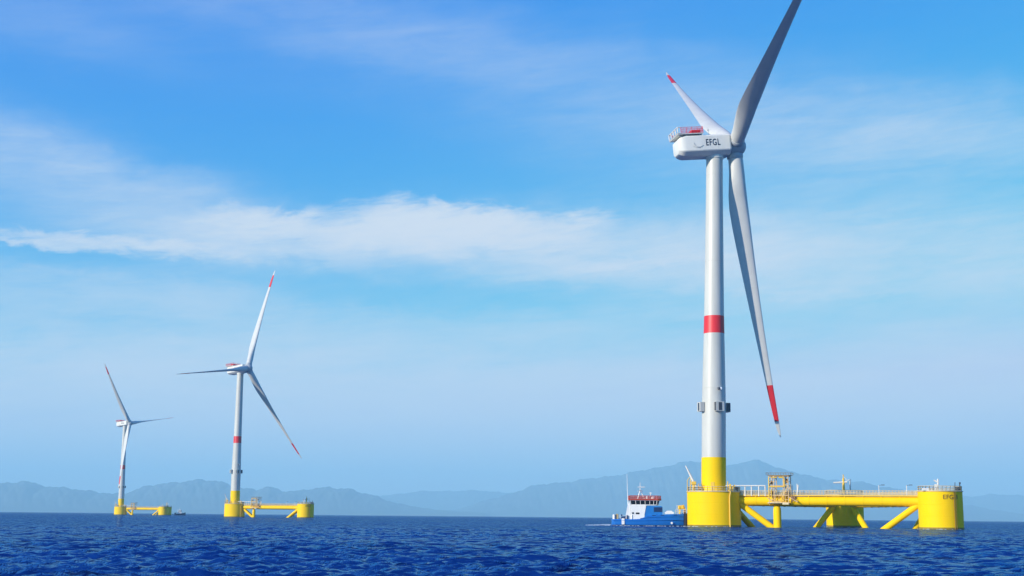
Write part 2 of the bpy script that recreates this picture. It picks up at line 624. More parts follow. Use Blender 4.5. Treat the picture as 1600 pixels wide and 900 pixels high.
LEFT = [(-500, 780), (-300, 764), (-160, 768), (-60, 757), (0, 754), (18, 754), (38, 751), (55, 757), (75, 760), (105, 761), (125, 766), (150, 769),
        (175, 771), (200, 769), (222, 762), (250, 756), (280, 752), (310, 750), (345, 752), (375, 762), (400, 766), (420, 760),
        (440, 766), (470, 767), (495, 763), (515, 761), (545, 763), (560, 769), (590, 776), (620, 786), (660, 794), (720, 799), (760, 801)]
MID = [(420, 800), (480, 788), (540, 780), (600, 774), (650, 768), (690, 767), (730, 766), (770, 768), (820, 770), (880, 774), (1000, 780), (1200, 786), (1380, 790),
       (1440, 780), (1480, 776), (1520, 776), (1550, 771), (1580, 773), (1620, 778), (1700, 784), (1850, 776), (2000, 784), (2200, 800)]
RIGHT = [(700, 800), (760, 782), (800, 770), (830, 760), (860, 755), (900, 751), (950, 744), (1000, 736), (1030, 730), (1060, 723), (1080, 721), (1110, 724),
         (1140, 727), (1158, 724), (1170, 720), (1185, 719), (1200, 724), (1230, 735), (1260, 743), (1290, 748), (1320, 751), (1350, 754),
         (1380, 760), (1410, 765), (1430, 771), (1460, 780), (1500, 788), (1560, 797), (1620, 806)]
make_mountains('hills', LEFT, 21000, 7000, 3, HILL)
make_mountains('hills', MID, 30000, 8000, 4, HILL)
make_mountains('mountains', RIGHT, 24000, 8000, 5, HILL)

# ------------------------------------------------------------------ sea air
hz = MB().box((0, 18000, 640), (90000, 44000, 1340))
HAZE = hz.build('haze', M['white'])
HAZE['kind'] = 'stuff'
m = bpy.data.materials.new('sea_haze')
m.use_nodes = True
t = m.node_tree
t.nodes.clear()
o = t.nodes.new('ShaderNodeOutputMaterial')
pv = t.nodes.new('ShaderNodeVolumePrincipled')
pv.inputs['Color'].default_value = (0.50, 0.88, 1.0, 1)
pv.inputs['Density'].default_value = 7.6e-5
pv.inputs['Anisotropy'].default_value = 0.0
t.links.new(pv.outputs[0], o.inputs['Volume'])
HAZE.data.materials.clear()
HAZE.data.materials.append(m)


# ------------------------------------------------------------------ floating wind turbine
HUB_H, OVER, TILT, BEND, ROTOR = 105.3, 6.8, R(5.7), 5.5, 82.0
DECK = 9.2
CHORD = [(1.6, 4.1, 1.0), (4, 4.1, 1.0), (7, 4.3, 0.86), (10, 4.75, 0.66), (14, 5.35, 0.48), (18, 5.6, 0.38), (23, 5.35, 0.32),
         (29, 4.8, 0.28), (36, 4.15, 0.25), (44, 3.5, 0.23), (52, 2.85, 0.21), (60, 2.3, 0.20), (66, 1.95, 0.19), (68, 1.85, 0.19),
         (74, 1.5, 0.18), (78, 1.2, 0.18), (80.2, 0.85, 0.18), (81.5, 0.45, 0.18), (82, 0.12, 0.2)]


def foil(n=14):
    """closed airfoil outline: list of (x from leading edge 0..1, y half thickness sign)"""
    xs = [(1 - math.cos(math.pi * k / n)) / 2 for k in range(n + 1)]
    up = [(x, 1) for x in xs]
    dn = [(x, -1) for x in reversed(xs[1:-1])]
    return up + dn


FOIL = foil()


def blade_rings(hub, rad, tan, axl, r0, r1, pitch, grow=0.0):
    rs = sorted(set([r0, r1] + [c[0] for c in CHORD if r0 < c[0] < r1]))
    dense = []
    for a, b_ in zip(rs[:-1], rs[1:]):
        k = max(1, int((b_ - a) / 1.5))
        dense += [a + (b_ - a) * q / k for q in range(k)]
    dense.append(rs[-1])
    rings = []
    for r in dense:
        ch = np.interp(r, [c[0] for c in CHORD], [c[1] for c in CHORD])
        th = np.interp(r, [c[0] for c in CHORD], [c[2] for c in CHORD])
        w = max(0.0, min(1.0, (th - 0.4) / 0.6))
        q = r / ROTOR
        ctr = hub + rad * r + axl * (BEND * (0.45 * q + 0.55 * q * q))
        tw = R(pitch) - R(17) * max(0, 1 - r / 50) ** 1.6
        # chord direction from leading to trailing edge; feathered blades trail downwind
        cd = -axl * math.sin(tw) + tan * math.cos(tw)
        td = rad.cross(cd).normalized()
        ring = []
        for x, s in FOIL:
            yt = 5 * th * (0.2969 * math.sqrt(x) - 0.126 * x - 0.3516 * x * x + 0.2843 * x ** 3 - 0.1036 * x ** 4)
            yc = math.sqrt(max(0, 0.25 - (x - 0.5) ** 2))
            y = (yt * (1 - w) + yc * w) * (ch + grow * 2)
            piv = 0.32 * (1 - w) + 0.5 * w
            camber = 0.03 * (1 - w) * math.sin(math.pi * x) * ch
            ring.append(ctr + cd * ((x - piv) * (ch + grow * 2)) + td * (s * y + camber))
        rings.append(ring)
    return rings


def railing(mb, pts, h=1.15, rr=0.055, rails=(0.55, 1.15), step=1.5, n=5):
    """posts and rails along a polyline"""
    pts = [Vector(p) for p in pts]
    for z in rails:
        for a, b_ in zip(pts[:-1], pts[1:]):
            mb.path([a + Vector((0, 0, z)), b_ + Vector((0, 0, z))], rr, n)
    acc = 0
    for a, b_ in zip(pts[:-1], pts[1:]):
        L = (b_ - a).length
        k = max(1, round(L / step))
        for q in range(k + 1):
            p = a.lerp(b_, q / k)
            mb.path([p, p + Vector((0, 0, h))], rr * 1.1, n)


def lattice_frame(root, c, d, near):
    """access tower on the deck tube: posts, beams, braces, pipes and a grating roof"""
    p = Vector((-d.y, d.x, 0))      # away from camera side
    z0, z1 = 6.3, 13.3
    W, Dp = 5.0, 4.2

    def at(a, b_, z):
        return Vector((c.x, c.y, 0)) + d * a + p * b_ + Vector((0, 0, z))
    f = MB()
    for a in (-W / 2, -W / 2 + 1.3, W / 2 - 1.3, W / 2):
        for b_ in (-Dp / 2, Dp / 2):
            f.path([at(a, b_, z0), at(a, b_, z1)], 0.12, 6)
    for z in (z0 + 0.1, 8.3, 10.8, z1):
        for b_ in (-Dp / 2, Dp / 2):
            f.path([at(-W / 2, b_, z), at(W / 2, b_, z)], 0.11, 6)
        for a in (-W / 2, W / 2):
            f.path([at(a, -Dp / 2, z), at(a, Dp / 2, z)], 0.11, 6)
    for b_ in (-Dp / 2, Dp / 2):
        f.path([at(-W / 2, b_, 8.3), at(-W / 2 + 1.3, b_, 10.8)], 0.08, 5)
        f.path([at(-W / 2, b_, 10.8), at(-W / 2 + 1.3, b_, 13.4)], 0.08, 5)
        f.path([at(W / 2 - 1.3, b_, 8.3), at(W / 2, b_, 10.8)], 0.08, 5)
    for k in range(7):
        a = -W / 2 + W * k / 6
        f.path([at(a, -Dp / 2, z0), at(a, -Dp / 2, z0 + 1.9)], 0.06, 5)
    for z in (7.2, 9.4, 11.9):
        for b_ in (-Dp / 2, Dp / 2):
            f.path([at(-W / 2, b_, z), at(-W / 2 + 1.3, b_, z)], 0.07, 5)
            f.path([at(W / 2 - 1.3, b_, z), at(W / 2, b_, z)], 0.07, 5)
    f.path([at(-W / 2, -Dp / 2, z0 - 0.5), at(-W / 2, Dp / 2, 8.3)], 0.09, 5)
    f.path([at(W / 2, -Dp / 2, 8.3), at(W / 2, Dp / 2, 10.8)], 0.09, 5)
    f.path([at(W / 2, -Dp / 2, 7.9), at(W / 2 + 2.2, -Dp / 2, 6.6), at(W / 2 + 2.4, Dp / 2 - 1, 7.9)], 0.12, 6)
    f.path([at(-W / 2 - 0.5, -Dp / 2 - 1, 7.7), at(-1.6, -Dp / 2 - 1, 6.7), at(0.6, -Dp / 2 - 1.2, 6.7)], 0.12, 6)
    fr = f.build('access_frame', M['framepaint'], root)
    g = MB()
    g.box(at(0, 0, z1 + 0.2), (W + 1.0, Dp + 0.6, 0.12), d)
    railing(g, [at(-W / 2 - 0.7, -Dp / 2 - 0.3, z1 + 0.26), at(W / 2 + 0.7, -Dp / 2 - 0.3, z1 + 0.26), at(W / 2 + 0.7, Dp / 2 + 0.3, z1 + 0.26),
                at(-W / 2 - 0.7, Dp / 2 + 0.3, z1 + 0.26), at(-W / 2 - 0.7, -Dp / 2 - 0.3, z1 + 0.26)], 0.6, 0.035, (0.6,), 1.2)
    g.build('roof_grating', M['grating'], fr)
    g = MB()
    g.box(at(0, 0, z0), (W + 0.5, Dp + 0.2, 0.25), d)
    g.box(at(-0.9, -Dp / 2 - 0.9, z0 + 0.05), (3.6, 1.6, 0.18), d)
    g.box(at(1.9, -Dp / 2 - 0.9, z0 - 0.15), (1.6, 1.6, 0.5), d)
    g.build('floor_grating', M['pale'], fr)
    g = MB()
    y0 = -Dp / 2 - 0.25
    g.path([at(-2.5, y0, 7.2), at(-2.5, y0, 12.9), at(-0.4, y0, 12.9)], 0.16, 8)
    g.path([at(0.1, y0, 12.9), at(1.3, y0, 12.9), at(1.5, y0, 12.7), at(1.5, y0, 10.4)], 0.17, 8)
    g.path([at(-2.6, y0, 10.5), at(1.2, y0, 10.5)], 0.14, 8)
    g.path([at(-1.9, y0, 9.9), at(-1.9, y0, 7.6), at(-0.8, y0, 6.8), at(1.2, y0, 6.8), at(1.2, y0, 8.2)], 0.12, 8)
    g.build('pipe', M['yellow2'], fr)
    for p_, sz in ((at(2.0, -0.9, 12.1), (0.7, 0.9, 1.1)), (at(-1.2, 0.3, 7.7), (1.9, 1.4, 0.9)), (at(1.9, 0.2, 8.2), (1.1, 1.6, 1.6)),
                   (at(3.5, -1.0, 7.7), (1.1, 1.2, 0.9)), (at(-2.0, -1.2, 11.6), (0.6, 0.8, 1.0)), (at(-2.0, -1.2, 9.0), (0.6, 0.8, 0.8))):
        g = MB()
        g.box(p_, sz, d, bev=0.06)
        g.build('equipment_cabinet', M['rust'], fr)
    g = MB()
    for q in range(4):
        g.path([at(3.0 + q * 0.35, -1.7, 6.4 + 0.2 * q), at(3.4 + q * 0.35, -1.7, 8.6 - 0.3 * q)], 0.07, 5)
    g.build('hose', M['rust'], fr)
    g = MB()
    for q in range(9):
        g.box(at(0.5 + q * 0.22, -Dp / 2 + 0.4, 7.0 + q * 0.4), (0.3, 0.9, 0.06), d)
    g.path([at(0.4, -Dp / 2, 7.0), at(2.5, -Dp / 2, 10.9)], 0.07, 5)
    g.path([at(0.4, -Dp / 2, 8.0), at(2.5, -Dp / 2, 11.9)], 0.05, 5)
    g.build('stair', M['yellow2'], fr)


def make_turbine(label, X, Y, theta, yaw, phase, lean, side, txt, col_text, over=OVER):
    root = thing('floating_wind_turbine', label, 'wind turbine', (X, Y, 0), 0, 'floating wind turbines standing in the sea')
    A = Vector((0, 0, 0))
    B = A + Vector((math.cos(theta), -math.sin(theta), 0)) * side
    C = A + Vector((math.cos(R(60) - theta), math.sin(R(60) - theta), 0)) * side
    cols = [(A, 7.1), (B, 5.4), (C, 5.4)]
    view = Vector((-X, -Y, 0)).normalized()
    right = Vector((-view.y, view.x, 0))   # to the viewer's right
    # ---- columns
    for i, (P, rad) in enumerate(cols):
        mb = MB()
        top = DECK if i == 0 else DECK + 0.25
        mb.lathe([(rad, -3), (rad, 3.1), (rad + 0.03, 3.14), (rad + 0.03, 3.22), (rad, 3.26), (rad, 6.1), (rad + 0.03, 6.14), (rad + 0.03, 6.22), (rad, 6.26), (rad, top - 0.5), (rad, top - 0.12), (rad - 0.1, top)], 72, (P.x, P.y))
        c = mb.build('column', M['yellow'], root, 30)
        mb = MB()
        mb.lathe([(rad + 0.02, -2.5), (rad + 0.035, 0.0), (rad + 0.02, 0.5)], 72, (P.x, P.y))
        mb.build('waterline_band', M['algae'], c)
        mb = MB()
        mb.lathe([(rad + 0.12, top - 0.14), (rad + 0.22, top - 0.1), (rad + 0.22, top + 0.06), (rad + 0.1, top + 0.08)], 72, (P.x, P.y))
        ring = [(P.x + (rad - 0.15) * math.cos(2 * math.pi * k / 32), P.y + (rad - 0.15) * math.sin(2 * math.pi * k / 32), top + 0.05) for k in range(33)]
        railing(mb, ring, 1.2, 0.06, (0.15, 0.6, 1.2), 1.0)
        mb.build('railing', M['pale'], c)
        if i < 2:
            # pipe running down the outside
            dn = (view * (0.83 if i == 0 else 0.90) + right * (0.57 if i == 0 else 0.47)).normalized()
            a = P + dn * (rad + 0.18)
            mb = MB()
            if i == 0:
                mb.path([P + dn * (rad - 0.8) + Vector((0, 0, top + 0.2)), P + dn * (rad - 0.1) + Vector((0, 0, top + 0.2)),
                         a + Vector((0, 0, top - 0.1)) + right * 0.25, a + Vector((0, 0, top - 1.6)), a + Vector((0, 0, -2))], 0.17, 8)
                mb.build('riser_pipe', M['yellow2'], c)
            else:
                mb.path([a + Vector((0, 0, top - 0.2)), a + Vector((0, 0, -2))], 0.10, 8)
                mb.path([a + right * 0.4 + Vector((0, 0, top - 0.2)), a + right * 0.4 + Vector((0, 0, -2))], 0.06, 8)
                mb.build('riser_pipe', M['brownletter'], c)
        if i == 1:
            a0 = math.atan2(view.y, view.x) + R(19)

            def wrap(x, y, z, P=P, rad=rad, a0=a0, top=top):
                a = a0 + x / rad
                rr = rad + 0.02 + max(z, 0)
                return (P.x + rr * math.cos(a), P.y + rr * math.sin(a), top - 1.55 + y)
            text_mesh('lettering', col_text, 1.55, 0.03, M['brownletter'], c, wrap, 1.05, 1.0)
    # ---- top tubes, walkways, braces
    pairs = [(0, 1), (1, 2), (0, 2)]
    for i, j in pairs:
        Pa, ra = cols[i]
        Pb, rb = cols[j]
        d = (Pb - Pa).normalized()
        p = Vector((-d.y, d.x, 0))
        a = Pa + d * (ra - 0.3)
        e = Pb - d * (rb - 0.3)
        zc = 6.85
        mb = MB()
        mb.path([a + Vector((0, 0, zc)), e + Vector((0, 0, zc))], 1.2, 28)
        L = (e - a).length
        k = int(L / 4.2)
        for q in range(1, k):
            c = a + d * (L * q / k) + Vector((0, 0, zc))
            mb.path([c - d * 0.14, c + d * 0.14], 1.27, 28)
            for s in (-1, 1):
                mb.box(c + p * (s * 0.72) + Vector((0, 0, 1.12)), (0.22, 0.22, 0.55), d)
        bt = mb.build('deck_tube', M['yellow'], root)
        mb = MB()
        mid = a.lerp(e, 0.5) + Vector((0, 0, zc + 1.42))
        mb.box(mid, (L, 1.9, 0.12), d)
        mb.box(mid + p * 0.95 + Vector((0, 0, -0.02)), (L, 0.1, 0.26), d)
        mb.box(mid - p * 0.95 + Vector((0, 0, -0.02)), (L, 0.1, 0.26), d)
        wk = mb.build('walkway', M['yellow2'], bt)
        mb = MB()
        for s in (-1, 1):
            railing(mb, [a + p * (s * 0.9) + Vector((0, 0, zc + 1.5)), e + p * (s * 0.9) + Vector((0, 0, zc + 1.5))], 1.2, 0.055,
                    (0.12, 0.4, 0.8, 1.2), 0.8)
        mb.build('railing', M['pale'], bt)
        for Pq, rq, dd in ((Pa, ra, d), (Pb, rb, -d)):
            s0 = Pq + dd * (rq - 0.4) + Vector((0, 0, 6.3))
            s1 = Pq + dd * (rq + 8.2 + 0.4) + Vector((0, 0, -0.3))
            s2 = s1 + (s1 - s0).normalized() * 2.5
            mb = MB()
            mb.path([s0, s1, s2], 0.82, 22)
            br = mb.build('brace', M['yellow'], root)
    dAB = (B - A).normalized()
    pAB = Vector((-dAB.y, dAB.x, 0))
    # raised pipe rail on the walkway beside the tower column
    mb = MB()
    zt = 8.3
    q0, q1 = 7.6, 13.9
    for s in (-0.95,):
        mb.path([A + dAB * 3.5 - pAB * 1.4 + Vector((0, 0, zt + 2.5)), A + dAB * q1 + pAB * s + Vector((0, 0, zt + 2.5))], 0.16, 8)
        for q in (8.6, 10.3, 12.2, q1):
            mb.path([A + dAB * q + pAB * s + Vector((0, 0, zt - 0.2)), A + dAB * q + pAB * s + Vector((0, 0, zt + 2.5))], 0.17, 8)
    mb.build('pipe_rail', M['rail'], root)
    # ---- access frame and the post under it
    fc = A + dAB * 17.6
    lattice_frame(root, fc, dAB, True)
    mb = MB()
    pc = A + dAB * (7.1 + 9.8) - pAB * 1.2
    mb.lathe([(1.02, -3), (1.02, 4.0), (0.96, 4.9), (0.72, 5.6), (0.45, 5.85)], 28, (pc.x, pc.y))
    mb.build('mooring_post', M['yellow'], root, 50)
    mb = MB()
    for q in (20.9, 22.2):
        pq = A + dAB * q - pAB * 0.9 + Vector((0, 0, zt))
        mb.path([pq, pq + Vector((0, 0, 3.0 if q > 21 else 2.6))], 0.12, 6)
    mb.path([A + dAB * 22.2 - pAB * 0.9 + Vector((0, 0, zt + 0.4)), A + dAB * 22.5 - pAB * 0.9 + Vector((0, 0, zt + 2.7))], 0.16, 6)
    mb.build('gate_post', M['rail'], root)
    # ---- lamp posts along the walkway
    for q in (42.8, 49.6):
        pq = A + dAB * q - pAB * 0.9 + Vector((0, 0, zt))
        mb = MB()
        mb.path([pq, pq + Vector((0, 0, 2.6))], 0.10, 8)
        lp = mb.build('lamp_post', M['rail'], root)
        mb = MB()
        mb.path([pq + Vector((0, 0, 2.6)), pq + Vector((0, 0, 2.72)) + dAB * 1.1], 0.05, 6)
        mb.box(pq + Vector((0, 0, 2.7)) + dAB * 1.0, (0.85, 0.35, 0.16), dAB, bev=0.04)
        mb.build('lamp_head', M['dark'], lp)
    # ---- crane and gear on the tower column
    cb = A - right * 5.2 + view * 2.6 + Vector((0, 0, DECK))
    mb = MB()
    mb.path([cb, cb + Vector((0, 0, 2.0))], 0.42, 12)
    mb.box(cb + Vector((0, 0, 2.2)), (1.3, 1.1, 0.9), right, bev=0.08)
    cr = mb.build('davit_crane', M['yellow2'], root)
    mb = MB()
    p0, p1 = cb + right * 0.5 + Vector((0, 0, 1.4)), cb - right * 2.1 + Vector((0, 0, 6.8))
    mb.path([p0, p0.lerp(p1, 0.65), p1], [0.36, 0.26, 0.15], 10)
    mb.build('boom', M['rail'], cr)
    mb = MB()
    mb.path([cb - right * 0.9 + Vector((0, 0, 0)), cb - right * 0.9 + Vector((0, 0, 2.6)), p0.lerp(p1, 0.45)], 0.12, 8)
    mb.path([cb - right * 1.7 + Vector((0, 0, 0)), cb - right * 1.7 + Vector((0, 0, 2.9)), cb - right * 1.0 + Vector((0, 0, 3.8))], 0.10, 8)
    mb.path([cb + right * 1.2 + Vector((0, 0, 0)), cb + right * 1.2 + Vector((0, 0, 2.0)), cb + right * 2.2 + Vector((0, 0, 2.0)), cb + right * 2.2], 0.09, 8)
    mb.build('ram', M['yellow2'], cr)
    mb = MB()
    mb.path([cb + right * 1.1 - view * 0.3 + Vector((0, 0, 0.9)), cb + right * 1.9 - view * 0.3 + Vector((0, 0, 0.9))], 0.5, 14)
    mb.build('winch', M['rust'], cr)
    mb = MB()
    for k, (a, h, w) in enumerate(((4.3, 2.0, 0.5), (4.9, 1.5, 0.6), (3.7, 2.7, 0.25), (5.5, 1.8, 0.3))):
        mb.box(A + right * a + view * (4.6 - 0.25 * k) + Vector((0, 0, DECK + h / 2)), (w, 0.5, h), right, bev=0.04)
    mb.build('switch_cabinet', M['yellow2'], root)
    mb = MB()
    mb.box(A + right * 6.1 + view * 2.3 + Vector((0, 0, DECK + 0.9)), (0.9, 0.7, 0.7), right, bev=0.05)
    mb.box(A + right * 6.1 + view * 2.3 + Vector((0, 0, DECK + 0.3)), (0.3, 0.3, 0.6), right)
    mb.build('control_box', M['dark'], root)
    # ---- gear on the far column
    g = C - right * 0.3 + view * 2.0 + Vector((0, 0, DECK))
    mb = MB()
    mb.path([g, g + Vector((0, 0, 5.0))], [0.42, 0.30], 10)
    mb.path([g + Vector((0, 0, 4.9)), g + Vector((0, 0, 6.1))], 0.14, 8)
    mc = mb.build('mast_crane', M['yellow2'], root)
    mb = MB()
    mb.path([g + Vector((0, 0, 3.9)) + right * 1.0, g + Vector((0, 0, 3.7)) - right * 2.9], [0.32, 0.2], 8)
    mb.path([g + Vector((0, 0, 5.6)) + right * 0.1, g + Vector((0, 0, 4.2)) + right * 1.2], 0.1, 6)
    mb.build('boom', M['rail'], mc)
    mb = MB()
    mb.path([g + right * 1.9, g + right * 1.9 + Vector((0, 0, 4.2))], 0.2, 8)
    mb.box(g + right * 1.75 + Vector((0, 0, 4.5)), (0.9, 0.5, 0.3), right, bev=0.05)
    mb.build('vent_post', M['rail'], root)
    # ---- gear on the near right column
    g = B - right * 1.3 + view * 3.6 + Vector((0, 0, DECK + 0.25))
    mb = MB()
    mb.box(g + Vector((0, 0, 0.9)), (0.9, 0.8, 1.6), right, bev=0.06)
    mb.path([g + right * 0.4 + Vector((0, 0, 1.6)), g + right * 0.4 + Vector((0, 0, 3.0))], 0.22, 8)
    mb.path([g - right * 0.55 + Vector((0, 0, 2.7)), g + right * 0.4 + Vector((0, 0, 2.1))], 0.22, 8)
    mb.build('winch_post', M['rail'], root)
    g = B + right * 3.9 + view * 1.8 + Vector((0, 0, DECK + 0.25))
    mb = MB()
    mb.box(g + Vector((0, 0, 0.6)), (1.0, 0.8, 0.9), right, bev=0.06)
    mb.path([g + right * 0.7 + Vector((0, 0, 0.2)), g + right * 0.7 + Vector((0, 0, 2.1))], 0.14, 8)
    mb.box(g + right * 0.75 + Vector((0, 0, 2.0)), (0.35, 0.4, 0.45), right)
    mb.path([g - right * 0.5 + Vector((0, 0, 0.9)), g - right * 0.4 + Vector((0, 0, 2.2))], 0.09, 8)
    mb.build('bollard_gear', M['dark'], root)
    mb = MB()
    mb.box(B - right * 3.6 + view * 3.8 + Vector((0, 0, DECK + 0.62)), (2.4, 0.6, 0.7), right, bev=0.06)
    mb.build('deck_locker', M['rail'], root)
    # ---- tower
    lx = Vector((math.sin(lean), 0, 0))

    def tc_(z):
        return lx * (z - 10)

    def trad(z):
        return float(np.interp(z, [9, 33, 56, 92, 103], [3.25, 3.22, 2.72, 2.33, 2.28]))

    def tube(name, z0, z1, mat, parent, grow=0.0, n=64, flange=()):
        zs = list(np.linspace(z0, z1, max(2, int((z1 - z0) / 4) + 1)))
        mb = MB()
        mb.rings([[Vector((tc_(z).x + (trad(z) + grow) * math.cos(2 * math.pi * k / n), (trad(z) + grow) * math.sin(2 * math.pi * k / n), z))
                   for k in range(n)] for z in zs])
        for fz in flange:
            mb.rings([[Vector((tc_(fz).x + (trad(fz) + g_) * math.cos(2 * math.pi * k / n), (trad(fz) + g_) * math.sin(2 * math.pi * k / n), fz + dz))
                       for k in range(n)] for g_, dz in ((0.0, -0.09), (0.035, -0.07), (0.035, 0.07), (0.0, 0.09))], False, False)
        return mb.build(name, mat, parent, 40)
    nac_bottom = HUB_H - 3.0
    tw = tube('tower', 18.3, nac_bottom + 0.5, M['white'], root, 0, 64, (37.0, 72.0, 96.5))
    tube('base_section', DECK - 0.2, 18.3, M['yellow'], tw, 0.03, 64, (10.0,))
    tube('red_band', 51.9, 56.7, M['red'], tw, 0.02)
    # marker panels round the tower
    for k, da in enumerate((-82, 8, 98, 188)):
        a = math.atan2(view.y, view.x) + R(da + 15)
        dv = Vector((math.cos(a), math.sin(a), 0))
        sd = Vector((-dv.y, dv.x, 0))
        c = tc_(31.8) + dv * (trad(31.8) + 0.55) + Vector((0, 0, 31.8))
        mb = MB()
        mb.box(c + dv * 0.55, (0.12, 2.2, 2.5), dv)
        mb.box(c - sd * 1.1, (1.2, 0.12, 2.5), dv)
        mb.box(c + sd * 1.1, (1.2, 0.12, 2.5), dv)
        mb.box(c + Vector((0, 0, 1.2)), (1.1, 2.1, 0.1), dv)
        mb.box(c - Vector((0, 0, 1.2)), (1.1, 2.1, 0.1), dv)
        mk = mb.build('marker_box', M['white'], tw)
        mb = MB()
        mb.box(c + dv * 0.64, (0.06, 0.9, 2.1), dv)
        mb.box(c - sd * 1.19, (1.0, 0.05, 2.3), dv)
        mb.build('dark_panel', M['dark'], tw)
    a = math.atan2(view.y, view.x) + R(26)
    for da, mat in ((-5, M['dark']), (5, M['lens'])):
        a2 = a + R(da)
        dv = Vector((math.cos(a2), math.sin(a2), 0))
        c = tc_(36.6) + dv * (trad(36.6)) + Vector((0, 0, 36.6))
        mb = MB()
        mb.path([c - dv * 0.1, c + dv * 0.45], 0.09, 6)
        mb.lathe([(0.1, -0.38), (0.34, -0.3), (0.40, 0), (0.3, 0.3), (0.1, 0.38)], 14, (c.x + dv.x * 0.6, c.y + dv.y * 0.6), c.z)
        mb.build('floodlight', mat, tw, 60)
    # door on the yellow base
    a = math.atan2(view.y, view.x) - R(4)
    dv = Vector((math.cos(a), math.sin(a), 0))
    mb = MB()
    mb.box(dv * (3.27) + Vector((0, 0, DECK + 1.35)), (0.12, 1.0, 2.3), dv, bev=0.03)
    mb.build('door', M['yellow2'], tw)
    # ---- nacelle frame
    dh = Vector((math.sin(yaw), math.cos(yaw), 0))
    axl = dh * math.cos(TILT) + Vector((0, 0, math.sin(TILT)))
    ev = Vector((-math.cos(yaw), math.sin(yaw), 0))
    un = axl.cross(ev)
    if un.z < 0:
        un = -un
    hub = tc_(HUB_H) + dh * over + Vector((0, 0, HUB_H))

    def nac(s, e_, u_):
        """s along the axis measured from the hub centre"""
        return hub + axl * s + ev * e_ + un * u_
    sec = [(-3.75, 2.4), (-3.5, 2.72), (-3.1, 2.85), (3.1, 2.85), (3.5, 2.72), (3.75, 2.4), (3.75, -1.5), (3.6, -1.8), (2.2, -2.75), (-2.2, -2.75), (-3.6, -1.8), (-3.75, -1.5)]
    stations = [(-2.1, 0.96, 0), (-2.5, 1.0, 0), (-8.0, 1.0, 0), (-15.0, 1.0, 0), (-15.8, 0.94, 0), (-16.6, 0.82, 0.0), (-17.0, 0.70, 0.05), (-17.15, 0.55, 0.1)]
    mb = MB()
    mb.rings([[nac(s, e_ * k, u_ * k + o_ * 0.3) for e_, u_ in sec] for s, k, o_ in stations])
    na = mb.build('nacelle', M['nacelle'], root, 20)
    # panel seams, hatch rim and yaw collar
    mb = MB()
    for s in (-6.0, -10.6):
        mb.rings([[nac(s + ds, e_ * g_, u_ * g_) for e_, u_ in sec] for ds, g_ in ((-0.06, 1.0), (-0.05, 1.004), (0.05, 1.004), (0.06, 1.0))], False, False)
    mb.build('panel_seam', M['nacelle'], na)
    mb = MB()
    zc = HUB_H - 3.6
    mb.rings([[Vector((tc_(zc).x + r_ * math.cos(2 * math.pi * k / 48), r_ * math.sin(2 * math.pi * k / 48), zc + z_)) for k in range(48)]
              for r_, z_ in ((2.34, -0.5), (2.5, -0.35), (2.5, 0.8))])
    mb.build('yaw_collar', M['nacelle'], na)
    # writing on both sides
    for sgn in (-1, 1):
        # letters read left to right for someone looking at that side
        outw = ev * sgn
        rd_ = un.cross(outw)

        def side_fn(x, y, z, outw=outw, rd_=rd_, sgn=sgn):
            base = nac(-7.4, 3.775 * sgn, 0.45)
            return base + rd_ * x + un * y + outw * z
        text_mesh('lettering', txt, 2.6, 0.03, M['navy'], na, side_fn, 1.16, 0.66)
        mb = MB()
        c0 = nac(-7.4, 3.78 * sgn, 0.1) - rd_ * 4.2
        pts = [c0 + rd_ * x + un * y + outw * 0.02 for x, y in ((-1.3, 0.5), (-1.1, -0.2), (-0.4, -0.75), (0.5, -0.8), (1.3, -0.3))]
        mb.path(pts, 0.075, 5)
        mb.path([c0 + rd_ * x + un * y + outw * 0.02 for x, y in ((-1.6, -0.45), (-0.7, -1.0), (0.5, -1.05))], 0.05, 5)
        mb.build('emblem', M['hub'], na)
    # hoist platform on the rear roof
    mb = MB()
    s0, s1, w0 = -17.3, -10.0, 4.0
    mb.rings([[nac(s, e_, u_) for s, e_ in ((s0, -w0), (s1, -w0), (s1, w0), (s0, w0))] for u_ in (3.1, 3.3)])
    for s in (-16.6, -14.6):
        for e_ in (-3.0, 3.0):
            mb.path([nac(s, e_, 3.1), nac(s + 1.8, e_ * 0.8, 1.5)], 0.14, 6)
    hp = mb.build('hoist_platform', M['nacelle'], na)
    mb = MB()     # white end screen with openings
    H = 1.75
    for u_ in (3.4, 3.3 + H):
        mb.path([nac(s0, -w0, u_), nac(s0, w0, u_)], 0.15, 6)
    for k in range(5):
        e_ = -w0 + 2 * w0 * k / 4
        mb.path([nac(s0, e_, 3.7), nac(s0, e_, 3.3 + H)], 0.15, 6)
    for u_ in (3.4, 3.3 + H):
        for e_ in (-w0, w0):
            mb.path([nac(s0, e_, u_), nac(s0 + 1.0, e_, u_)], 0.13, 6)
    mb.build('end_screen', M['rail'], hp)
    mb = MB()
    for e_ in (-w0, w0):
        for u_ in (0.1, 0.6, 1.2, 1.75):
            mb.path([nac(s0 + 1.0, e_, 3.3 + u_), nac(s1, e_, 3.3 + u_)], 0.05, 5)
        k = 16
        for q in range(k + 1):
            s = s0 + 1.0 + (s1 - s0 - 1.0) * q / k
            mb.path([nac(s, e_, 3.3), nac(s, e_, 3.3 + 1.75)], 0.05 if q % 4 else 0.10, 5)
    for u_ in (0.6, 1.2, 1.75):
        mb.path([nac(s1, -w0, 3.3 + u_), nac(s1, w0, 3.3 + u_)], 0.06, 5)
    for q in range(9):
        e_ = -w0 + 2 * w0 * q / 8
        mb.path([nac(s1, e_, 3.3), nac(s1, e_, 3.3 + 1.75)], 0.06, 5)
    mb.build('railing', M['red'], hp)
    mb = MB()
    for q in range(3):
        mb.box(nac(-11.8 - q * 0.2, -2.4 + 2.4 * q, 3.9), (2.6, 1.5, 1.1), axl, ev, 0.08)
